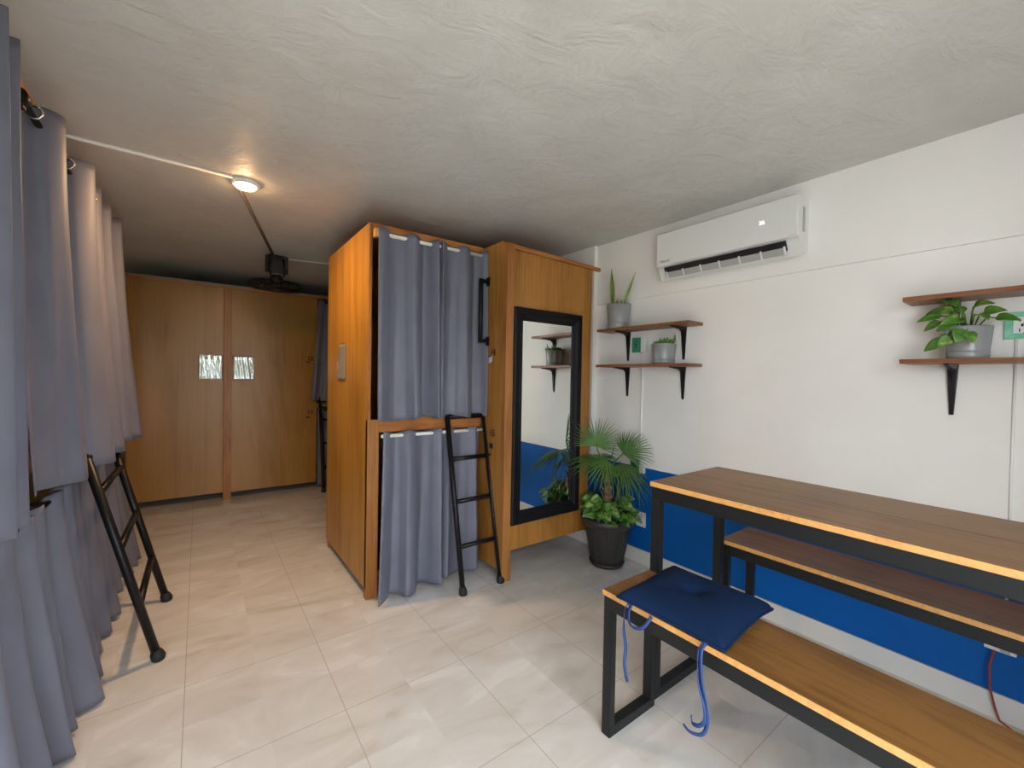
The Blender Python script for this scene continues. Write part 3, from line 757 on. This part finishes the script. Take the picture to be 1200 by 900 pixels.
def frond(org, hub, nrm, axis, ln, n=24, arc=105, droop=.35, seed=0):
    """fan leaf: petiole to the hub then leaflets radiating around axis in the plane with normal nrm"""
    rs = random.Random(seed); mb = MB(); org, hub = Vector(org), Vector(hub)
    mid = (org + hub) / 2 + Vector((0, 0, .02))
    mb.tube([org, mid, hub], [.006, .0045, .004], 6)
    ax = Vector(axis).normalized(); nr = Vector(nrm); nr = (nr - ax * nr.dot(ax)).normalized(); sd = nr.cross(ax)
    for k in range(n):
        th = math.radians(-arc + 2 * arc * k / (n - 1)) + rs.uniform(-.02, .02)
        d = (ax * math.cos(th) + sd * math.sin(th)).normalized()
        l_ = ln * (1 - .28 * (abs(th) / math.radians(arc)) ** 2) * rs.uniform(.92, 1.05)
        s2 = nr.cross(d).normalized(); rows = []
        for i in range(8):
            q = i / 7; w = .0050 * (.45 + 1.1 * q if q < .42 else .912 * max(0, 1 - (q - .42) / .58) ** .8 + .01) * ln / .22
            c = hub + d * (l_ * q) - nr * ((.10 + .05 * (k % 2)) * l_ * q) + Vector((0, 0, -droop * l_ * q ** 2.4 * (1 + .5 * rs.random())))
            rows.append([c - s2 * w + nr * w * .5, c, c + s2 * w + nr * w * .5])
        mb.grid(rows)
    clampv(mb)
    o = part('frond', mb, M['palm'], t); solidify(o, .0012)
vdir = Vector((-PX, -PY, .3)).normalized()     # roughly back toward the open room
top = (PX - .01, PY + .02, .59)
frond(top, (PX - .085, PY + .04, .80), (-.6, -.7, .35), (.1, -.12, 1), .215, 28, 100, .06, 1)
frond(top, (PX + .075, PY - .06, .75), (-.5, -.6, .6), (.45, -.50, .65), .22, 26, 80, .10, 2)
frond(top, (PX - .07, PY - .05, .71), (-.3, -.4, 1), (-.75, .15, .05), .26, 28, 110, .26, 3)
frond(top, (PX - .03, PY - .10, .69), (-.3, -.4, .9), (-.3, -.85, -.05), .23, 26, 110, .34, 4)
frond(top, (PX + .05, PY - .09, .64), (-.2, -.5, .6), (.35, -.8, -.25), .20, 20, 90, .5, 5)
frond(top, (PX - .06, PY + .06, .69), (-.5, -.3, .9), (-.8, .4, .25), .19, 20, 80, .25, 6)
frond(top, (PX + .06, PY + .06, .70), (0, -.2, 1), (.5, .6, .4), .16, 18, 90, .35, 7)
# young spear
mb = MB(); mb.tube([top, (PX + .01, PY - .01, .72), (PX + .03, PY - .03, .82)], [.006, .005, .001], 6); clampv(mb)
part('spear', mb, M['palm'], t)
# ground foliage round the trunk
for nm, mt_, cnt, sd_ in (('foliage', M['pothos'], 42, 31), ('foliage', M['pothos_d'], 56, 32)):
    rs = random.Random(sd_); mb = MB()
    for k in range(cnt):
        a = rs.uniform(0, 2 * PI)
        if nm and sd_ == 31: a = rs.choice((rs.uniform(2.2, 4.9), rs.uniform(2.8, 5.4)))
        r0 = rs.uniform(.03, .12); r1 = r0 + rs.uniform(.02, .065)
        z1_ = rs.uniform(.355, .47) - (.03 if r1 > .14 else 0)
        p0 = (PX + r0 * math.cos(a), PY + r0 * math.sin(a), .31); p1 = (PX + r1 * math.cos(a), PY + r1 * math.sin(a), z1_)
        aa = a + rs.uniform(-.7, .7)
        stemleaf(mb, p0, p1, (math.cos(aa), math.sin(aa), rs.uniform(-.5, .35)), rs.uniform(.045, .072), rs.uniform(.018, .029), rs.uniform(.2, .6))
    clampv(mb)
    solidify(part(nm, mb, mt_, t), .0012)

# ------------------------------------------------------------------ tables and benches
TL = .036
def frame_table(name, lbl, cat, x0, x1, y1, z, thick, lw, beam, y0=-.47, grp=None, boards=1, taper=0.):
    t = thing(name, lbl, cat, ((x0 + x1) / 2, (y0 + y1) / 2, 0), grp)
    zb = z - thick
    w_ = (x1 - x0) / boards
    for k in range(boards):
        part('top_board', MB().box(x0 + k * w_ + (.0006 if k else 0), x0 + (k + 1) * w_, y0, y1, zb, z, .0015), M['board'], t)
    part('edge_strip', MB().box(x0 - .003, x0 + .0005, y0, y1 + .0005, zb, z - .0008, .0006), M['edge'], t, 'bare pale cut edge')
    ya, yb = y0 + .01, y1 - .004
    part('side_beam', MB().box(x0 + .001, x0 + TL, ya, yb, zb - beam, zb, .003), M['table_metal'], t)
    part('side_beam', MB().box(x1 - TL, x1 - .001, ya, yb, zb - beam, zb, .003), M['table_metal'], t)
    for yy in (yb - TL, ya):
        part('cross_beam', MB().box(x0 + TL, x1 - TL, yy, yy + TL, zb - beam, zb, .003), M['table_metal'], t)
        for xx in (x0 + .001, x1 - lw - .001):
            part('leg', MB().box(xx, xx + lw, yy, yy + TL, 0, zb - beam, .003), M['table_metal'], t)
        part('foot_rail', MB().box(x0 + lw, x1 - lw, yy, yy + TL, .0, .035, .003), M['table_metal'], t)
    return t
frame_table('bar_table', 'long wood-topped table on a black square-tube frame', 'table', 1.432, 1.944, 1.008, .85, .019, .034, .050, boards=2)
frame_table('bench', 'near wooden bench with the blue cushion, on a black steel frame', 'bench', 1.148, 1.410, .992, .51, .018, .027, .046, grp='wooden benches at the table')
frame_table('bench', 'far wooden bench between the table and the blue wall', 'bench', 1.968, 2.248, 1.0, .51, .018, .027, .046, grp='wooden benches at the table')

# ------------------------------------------------------------------ cushion
c = thing('seat_cushion', 'square navy blue tufted cushion with ties on the near bench', 'cushion', (1.31, .75, .51))
CXY = [Vector((1.128, .915)), Vector((1.490, .945)), Vector((1.500, .585)), Vector((1.142, .560))]  # corners
def cpos(u, v):
    a = CXY[0] * (1 - u) + CXY[1] * u; b_ = CXY[3] * (1 - u) + CXY[2] * u
    return a * (1 - v) + b_ * v
n = 36; topg, botg = [], []
for i in range(n + 1):
    r1, r2 = [], []
    for j in range(n + 1):
        u, v = i / n, j / n
        # edges bow slightly inward so the corners stand out
        uu = u + .018 * math.sin(PI * v) * (1 - 2 * u); vv = v + .018 * math.sin(PI * u) * (1 - 2 * v)
        p = cpos(uu, vv)
        e = min(u, 1 - u, v, 1 - v) * 2
        f = (1 - (1 - min(1, e * 1.7)) ** 2.2) ** .6 if e > 0 else 0
        du, dv = u - .5, v - .5; rr = math.hypot(du, dv)
        h = .040 * f * (1 - .9 * math.exp(-(rr / .08) ** 2)) * (1 + .07 * math.sin(9 * u + 2) * math.sin(7 * v))
        h -= .004 * math.exp(-((abs(du) - abs(dv)) / .03) ** 2) * math.exp(-(rr / .22) ** 2)
        cx = max(0, p.x - 1.41)
        zb = .512 + .004 - .10 * cx
        r1.append(Vector((p.x, p.y, zb + .006 + h))); r2.append(Vector((p.x, p.y, zb + .004 - (0 if e == 0 else .004))))
    topg.append(r1); botg.append(r2)
mb = MB().grid(topg); mb.grid([row[::-1] for row in botg])
bmesh.ops.remove_doubles(mb.bm, verts=mb.bm.verts, dist=.0001)
edge_pts = [topg[i][0] for i in range(n + 1)] + [topg[n][j] for j in range(1, n + 1)] + [topg[i][n] for i in range(n - 1, -1, -1)] + [topg[0][j] for j in range(n - 1, -1, -1)]
part('pad', mb, M['cushion'], c)
part('piping', MB().tube([p + Vector((0, 0, -.001)) for p in edge_pts], .004, 6), M['cushion'], c)
q = cpos(.5, .5)
part('tuft_button', MB().lathe([(0, .013), (.010, .012), (.014, .008), (.012, .004), (0, .004)], (q.x, q.y, .514), 18), M['cushion'], c)
def ribbon(pts, w=.0052, tw=0):
    pts = [Vector(p) for p in pts]; sm = []
    for i in range(len(pts) - 1):
        p0, p1, p2, p3 = pts[max(i - 1, 0)], pts[i], pts[i + 1], pts[min(i + 2, len(pts) - 1)]
        for k in range(6):
            s_ = k / 6
            sm.append(.5 * ((2 * p1) + (p2 - p0) * s_ + (2 * p0 - 5 * p1 + 4 * p2 - p3) * s_ ** 2 + (3 * p1 - p0 - 3 * p2 + p3) * s_ ** 3))
    sm.append(pts[-1]); rows = []
    for i, p in enumerate(sm):
        tdir = (sm[min(i + 1, len(sm) - 1)] - sm[max(i - 1, 0)]).normalized()
        sd = tdir.cross(Vector((math.cos(i * .10 * tw + .3), -math.sin(i * .1 * tw), .25))).normalized()
        rows.append([p - sd * w, p + sd * w])
    return MB().grid(rows)
xe = 1.133
for pts, tw in (([(1.140, .868, .517), (1.118, .872, .505), (1.112, .872, .44), (1.116, .866, .38), (1.108, .862, .33), (1.112, .852, .275)], 1),
                ([(1.140, .862, .517), (1.120, .860, .497), (1.112, .850, .470), (1.113, .828, .462), (1.118, .800, .478), (1.136, .785, .512)], 0),
                ([(1.150, .612, .518), (1.120, .614, .500), (1.110, .606, .43), (1.108, .590, .37), (1.108, .585, .325), (1.104, .596, .288), (1.10, .628, .274), (1.10, .650, .282)], 0),
                ([(1.150, .622, .518), (1.118, .622, .495), (1.108, .612, .42), (1.106, .594, .37), (1.105, .590, .33), (1.104, .606, .305), (1.104, .624, .300), (1.104, .629, .318)], 1)):
    solidify(part('tie', ribbon(pts, tw=tw), M['tie'], c, 'bright blue fabric tie'), .0018)

# ------------------------------------------------------------------ wall fittings
def outlet(lbl, y0, y1, z0, z1, m, socket=True, box=None, face=None, name='wall_outlet', cat='outlet'):
    t = thing(name, lbl, cat, (XR, (y0 + y1) / 2, z0))
    d = .016
    if box: part('back_box', MB().box(XR - .03, XR - .002, box[0], box[1], box[2], box[3], .002), M['white_plastic'], t, 'white back box')
    d = .034 if box else .010
    part('cover_plate', MB().box(XR - d, XR - d + .008, y0, y1, z0, z1, .002), m, t)
    if socket:
        yc, zc = (y0 + y1) / 2, (z0 + z1) / 2
        h = (z1 - z0) * .30; w_ = (y1 - y0) * .27
        s_ = part('socket', MB().box(XR - d - .003, XR - d + .001, yc - w_, yc + w_, zc - h, zc + h, .001), face or M['white_plastic'], t)
        mb = MB()
        for k in (-1, 1):
            zz = zc + k * h * .62
            for q_ in (-1, 1): mb.box(XR - d - .0038, XR - d - .0025, yc + q_ * w_ * .42 - .0015, yc + q_ * w_ * .42 + .0015, zz - .006, zz + .006)
            mb.box(XR - d - .0038, XR - d - .0025, yc - .002, yc + .002, zz - .013, zz - .009)
        mb.box(XR - d - .0038, XR - d - .0025, yc - .008, yc - .002, zc - .005, zc + .005).box(XR - d - .0038, XR - d - .0025, yc + .002, yc + .008, zc - .005, zc + .005)
        part('slots', mb, M['dark'], s_)
    return t
jade = mat('jade_plate', (.16, .52, .34), .3)
v = coords(jade); L(jade, ramp(jade, noise(jade, v, 18, 4), [(.3, (.10, .46, .28)), (.7, (.30, .64, .46))]), pb(jade).inputs['Base Color'])
outlet('pale jade green outlet plate between the right pair of shelves', .088, .185, 1.422, 1.521, jade)
outlet('dark green outlet plate under the upper left shelf', 1.784, 1.852, 1.432, 1.532, M['green_plate'], face=M['green_plate'], box=(1.745, 1.80, 1.435, 1.535))
outlet('dark green outlet plate at the top edge of the blue paint, behind the palm leaves', 1.775, 1.845, .61, .705, M['green_plate'], face=M['green_plate'], box=(1.745, 1.79, .615, .665))
outlet('white outlet plate low on the blue wall right of the palm pot', 1.733, 1.808, .252, .350, M['white_plastic'])
pipe('white conduit rising up the wall to the green outlet under the upper left shelf', [(XR - .006, 1.787, .66), (XR - .006, 1.787, 1.433)], .006, M['white_pipe'])
pipe('thin white conduit on the blue paint between the green and white outlets', [(XR - .004, 1.787, .35), (XR - .004, 1.787, .612)], .003, M['blue_pipe'] if 'blue_pipe' in M else mat('blue_pipe', (.05, .15, .40), .4))
pipe('pale conduit running down the wall from the jade green outlet at the right edge', [(XR - .003, .155, .3), (XR - .003, .155, 1.42)], .0042, M['wall'])
ps = thing('power_strip', 'white power outlet under the far bench at the right edge', 'outlet', (XR, .16, .25))
part('body', MB().box(XR - .030, XR - .002, .125, .205, .262, .282, .003), M['white_plastic'], ps)
part('socket', MB().box(XR - .0315, XR - .029, .14, .165, .265, .279, .0005), M['grey_plastic'], ps)
pipe('thin red cable hanging from the outlet under the far bench', [(XR - .02, .178, .264), (XR - .03, .190, .20), (XR - .034, .186, .12), (XR - .03, .172, .05), (XR - .028, .160, .008), (XR - .06, .12, .005), (XR - .07, .0, .005)], .0035, mat('red_cable', (.30, .03, .02), .4), 'power_cable', 'cable')

# ------------------------------------------------------------------ greenery outside the door
hg = leafmat('hedge_leaf', (.03, .11, .02), (.16, .34, .07), scale=6, rough=.6)
for k, (x, y) in enumerate(((-4.4, -6.3), (-2.3, -6.1), (-.1, -6.3), (2.1, -6.2), (4.2, -6.4))):
    rs = random.Random(50 + k); mb = MB()
    for q in range(900):
        a = rs.uniform(0, 2 * PI); el = rs.uniform(-.1, 1.5); r_ = .95 * rs.uniform(.6, 1)
        p = Vector((x + r_ * math.cos(a) * math.cos(el), y + .6 * r_ * math.sin(a) * math.cos(el), max(.1, .15 + 2.0 * rs.random() ** .7 * (1 - .35 * (r_ * math.cos(el)) ** 2))))
        leaf(mb, p, (math.cos(a), math.sin(a), rs.uniform(-.4, .8)), (0, 0, 1), rs.uniform(.22, .45), rs.uniform(.035, .07), .4, False, n=4)
    mb.tube([(x, y, -.02), (x, y, .9)], [.05, .03], 8)
    single('garden_shrub', mb, hg, 'green shrub in the garden outside the glass door, behind the viewer', 'shrub', 'shrubs outside the glass door')

# ------------------------------------------------------------------ light
w = bpy.data.worlds.new('World'); scn.world = w; w.use_nodes = True
bg = w.node_tree.nodes['Background']; bg.inputs[0].default_value = (.88, .94, 1, 1); bg.inputs[1].default_value = 7.0
def area(name, loc, rot, sx, sy, energy, col, portal=False, spread=PI):
    ld = bpy.data.lights.new(name, 'AREA'); ld.shape = 'RECTANGLE'; ld.size = sx * S; ld.size_y = sy * S
    ld.energy = energy; ld.color = col; ld.spread = spread
    if portal: ld.cycles.is_portal = True
    o = bpy.data.objects.new(name, ld); COL.objects.link(o); o.location = Vector(loc) * S; o.rotation_euler = rot
    return o
area('door_daylight', ((DX0 + DX1) / 2, YB - .02, DZ / 2), (PI / 2, 0, 0), DX1 - DX0, DZ, 1, (1, 1, 1), portal=True)
for nm, ty, en, zz in (('lamp_down', 'AREA', 17, 2.205), ('lamp_bulb', 'POINT', .8, 2.19)):
    pl = bpy.data.lights.new(nm, ty); pl.energy = en; pl.color = (1, .60, .30)
    if ty == 'AREA': pl.shape = 'DISK'; pl.size = .11
    else: pl.shadow_soft_size = .012
    po = bpy.data.objects.new(nm, pl); COL.objects.link(po); po.location = Vector((.19, 2.63, zz)) * S
sn = bpy.data.lights.new('sun', 'SUN'); sn.energy = 7; sn.angle = .01; sn.color = (1, .95, .86)
so = bpy.data.objects.new('sun', sn); COL.objects.link(so); so.rotation_euler = Vector((.25, -.42, -1)).to_track_quat('-Z', 'Y').to_euler() if False else Vector((.15, .22, -1)).to_track_quat('-Z', 'Y').to_euler()

# ------------------------------------------------------------------ camera
f, pitch, roll, yaw = 496.26, -.01659, .017438, .636225
cy, sy, cp, sp_ = math.cos(yaw), math.sin(yaw), math.cos(pitch), math.sin(pitch)
fwd = Vector((sy * cp, cy * cp, sp_)); rt = Vector((cy, -sy, 0)); up = rt.cross(fwd)
r2 = rt * math.cos(roll) + up * math.sin(roll); u2 = -rt * math.sin(roll) + up * math.cos(roll)
cd = bpy.data.cameras.new('Camera'); cd.sensor_width = 36; cd.lens = f / 1200 * 36; cd.clip_start = .02; cd.clip_end = 100
co = bpy.data.objects.new('Camera', cd); COL.objects.link(co)
co.matrix_world = Matrix(((r2.x, u2.x, -fwd.x, 0), (r2.y, u2.y, -fwd.y, 0), (r2.z, u2.z, -fwd.z, 1.25 * S), (0, 0, 0, 1)))
scn.camera = co
vs_ = scn.view_settings
vs_.view_transform = 'Standard'; vs_.look = 'None'; vs_.gamma = 1; vs_.use_curve_mapping = False
vs_.exposure = 0.6
scn.cycles.max_bounces = 12; scn.cycles.diffuse_bounces = 8; scn.cycles.glossy_bounces = 5; scn.cycles.transparent_max_bounces = 10
scn.cycles.caustics_reflective = False; scn.cycles.caustics_refractive = False
scn.cycles.sample_clamp_indirect = 8
